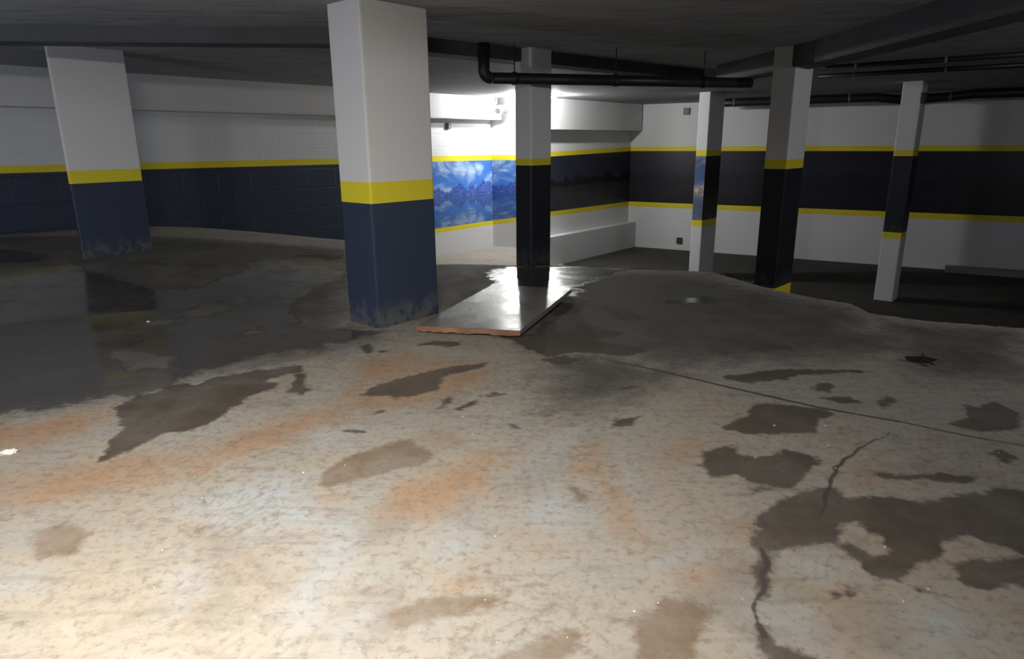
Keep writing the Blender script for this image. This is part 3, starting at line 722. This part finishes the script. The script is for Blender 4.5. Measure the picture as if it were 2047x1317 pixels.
# ------------------------------------------------------------------ wooden board
def board_mat():
    m = NT('wet_grey_board'); co = m.coord(); st = m.noise(m.scale(co, (2, 9, 1)), 2.5, 6, .6); n = m.noise(co, 3.0, 5, .6)
    c = m.mix(st, (.15, .146, .138), (.23, .225, .21)); c = m.mix(m.ss(n, .55, .68, 0, .7), c, (.09, .085, .08))
    m.base(c); m.rough(m.ss(n, .38, .62, .36, .22)); m.spec(.5); m.bump(st, .18, .006); return m.m
BOARD = board_mat()
EDGE = simple('reddish_raw_wood_edge', (.20, .105, .06), .75, 0, 1.6, .3, 6)
TAPE = simple('dark_patch', (.03, .03, .03), .6)
zt = .052; th = .036
c4 = [at(833, 651, zt), at(1040, 661, zt), at(1143, 577, zt + .03), at(985, 568, zt + .01)]
o4 = np.array([c4[0][0], c4[0][1], 0.0]); b4 = tag(empty('wooden_board', tuple(o4)), 'grey wooden board lying flat on the wet floor beside the nearest column', 'board')
bm = bmesh.new(); tv = [bm.verts.new(p - o4) for p in c4]; dv = [bm.verts.new(p - o4 - np.array([0, 0, th])) for p in c4]
bm.faces.new(tv); bm.faces.new(dv[::-1])
for i in range(4): bm.faces.new((tv[i], dv[i], dv[(i + 1) % 4], tv[(i + 1) % 4]))
bmesh.ops.bevel(bm, geom=bm.edges[:], offset=.003, segments=2, affect='EDGES'); bmobj('panel', bm, BOARD, b4)
fd = c4[1] - c4[0]; fl_ = np.linalg.norm(fd); fd /= fl_; fo = np.array([fd[1], -fd[0], 0])
bm = bmesh.new(); n = 24; ra = random.Random(3); tops = []; bots = []
for i in range(n + 1):
    p = c4[0] + fd * fl_ * i / n - o4
    jj = ra.uniform(.001, .006); tops.append((p + np.array([0, 0, -.001]), jj)); bots.append((p + np.array([0, 0, -th + ra.uniform(-.006, .006)]), jj))
vt = [[bm.verts.new(p + fo * j) for p, j in tops], [bm.verts.new(p + fo * (j + .004)) for p, j in bots], [bm.verts.new(p - fo * .006) for p, j in bots], [bm.verts.new(p - fo * .006) for p, j in tops]]
for a in range(4):
    for i in range(n): bm.faces.new((vt[a][i], vt[a][i + 1], vt[(a + 1) % 4][i + 1], vt[(a + 1) % 4][i]))
bm.faces.new([vt[a][0] for a in range(4)]); bm.faces.new([vt[a][n] for a in range(4)][::-1])
es = bmobj('edge_strip', bm, EDGE, b4); es['label'] = 'reddish bare wood edge'
pq_ = [at(1003, 582, zt + .027), at(1018, 582, zt + .027), at(1027, 575, zt + .027), at(1014, 575, zt + .027)]
def bz(p):                                       # height of the board's top at p
    t_ = ((p[:2] - c4[0][:2]) @ (c4[3] - c4[0])[:2]) / ((c4[3] - c4[0])[:2] @ (c4[3] - c4[0])[:2])
    n_ = np.cross(c4[1] - c4[0], c4[3] - c4[0]); return c4[0][2] - ((p[0] - c4[0][0]) * n_[0] + (p[1] - c4[0][1]) * n_[1]) / n_[2]
bm = bmesh.new(); lo = [bm.verts.new(np.array([p[0], p[1], bz(p) - .004]) - o4) for p in pq_]; hi = [bm.verts.new(np.array([p[0], p[1], bz(p) + .006]) - o4) for p in pq_]
bm.faces.new(hi); bm.faces.new(lo[::-1])
for i in range(4): bm.faces.new((hi[i], lo[i], lo[(i + 1) % 4], hi[(i + 1) % 4]))
pt = bmobj('patch', bm, TAPE, b4); pt['label'] = 'dark rectangular patch at the far end'

# ------------------------------------------------------------------ litter
def fz(p): return float(zfloor(np.array([p[0]]), np.array([p[1]]))[0])
# dark splayed leaf
lp = at(1842, 722, 0.0); s_ = np.linalg.norm(lp[:2]) / F
out = [(-28, 2), (-20, 5), (-10, 3), (0, 2), (6, 6), (16, 11), (20, 10), (12, 4), (8, 1), (16, -1), (20, -5), (10, -5), (6, -6), (4, -13), (-1, -14), (-6, -7), (-16, -4), (-24, -2)]
bm = bmesh.new(); ra = random.Random(5); cvt = bm.verts.new((0, 0, .030)); cvb = bm.verts.new((0, 0, .024)); tt = []; bb = []
for x, y in out:
    h = .006 + ra.random() * .02; tt.append(bm.verts.new((x * s_, y * s_ * 2.3, h + .004))); bb.append(bm.verts.new((x * s_, y * s_ * 2.3, h)))
for i in range(len(out)):
    j = (i + 1) % len(out); bm.faces.new((cvt, tt[i], tt[j])); bm.faces.new((cvb, bb[j], bb[i])); bm.faces.new((tt[i], bb[i], bb[j], tt[j]))
lf = bmobj('dead_leaf', bm, LEAF); lf.location = (lp[0], lp[1], fz(lp) - .002); tag(lf, 'dark crumpled leaf lying on the right of the floor', 'leaf')
# crumpled scrap at the left edge
pp2 = at(19, 906, 0.0); s_ = np.linalg.norm(pp2[:2]) / F
bm = bmesh.new(); bmesh.ops.create_icosphere(bm, subdivisions=3, radius=1); ra = random.Random(2)
from mathutils import noise as mnoise
for v in bm.verts:
    k_ = 1 + .55 * mnoise.noise(v.co * 1.7) + .25 * mnoise.noise(v.co * 4); v.co = Vector((v.co.x * 13 * s_ * k_, v.co.y * 6 * s_ * k_, max(v.co.z * 5.5 * s_ * k_, -2.2 * s_)))
sc_ = bmobj('paper_scrap', bm, PAPER); sc_.location = (pp2[0], pp2[1], fz(pp2) + 2.0 * s_); sc_.rotation_euler = (0, 0, .35)
tag(sc_, 'crumpled pale paper scrap on the floor at the left edge', 'litter')
CH = [(606, 945, 5), (325, 1100, 4), (308, 1174, 3.5), (404, 996, 3), (990, 1072, 3.5), (970, 1199, 4), (993, 1284, 4), (1268, 1222, 6), (1134, 1274, 4), (1649, 851, 4), (1656, 890, 4.5), (1548, 851, 5), (1670, 936, 4), (1509, 915, 3.5), (1769, 1093, 4.5), (1315, 1205, 4.5), (1805, 1202, 4), (1855, 1177, 4.5), (925, 833, 3.5), (945, 868, 3), (689, 930, 3), (297, 649, 6), (1106, 532, 4), (1996, 905, 3), (1702, 1136, 3), (1391, 1136, 3)]
bm = bmesh.new(); bmesh.ops.create_icosphere(bm, subdivisions=2, radius=1)
for v in bm.verts: v.co *= 1 + .5 * mnoise.noise(v.co * 2.1 + Vector((3, 1, 0))); v.co.z *= .7
bmesh.ops.recalc_face_normals(bm, faces=bm.faces[:]); chme = bpy.data.meshes.new('paint_chip'); bm.to_mesh(chme); bm.free(); chme.materials.append(CHIP)
ra = random.Random(11)
for x, y, w in CH:
    p = at(x, y, 0.0); k_ = np.linalg.norm(p) / F * w * .5
    o = bpy.data.objects.new('paint_chip', chme); COL.objects.link(o); o.scale = (k_, k_ * .8, k_ * .55); o.rotation_euler = (0, 0, ra.uniform(0, 6))
    o.location = (p[0], p[1], fz(p) + k_ * .25); tag(o, 'tiny white paint chip lying on the concrete floor', 'chip', 'tiny white chips scattered on the floor')
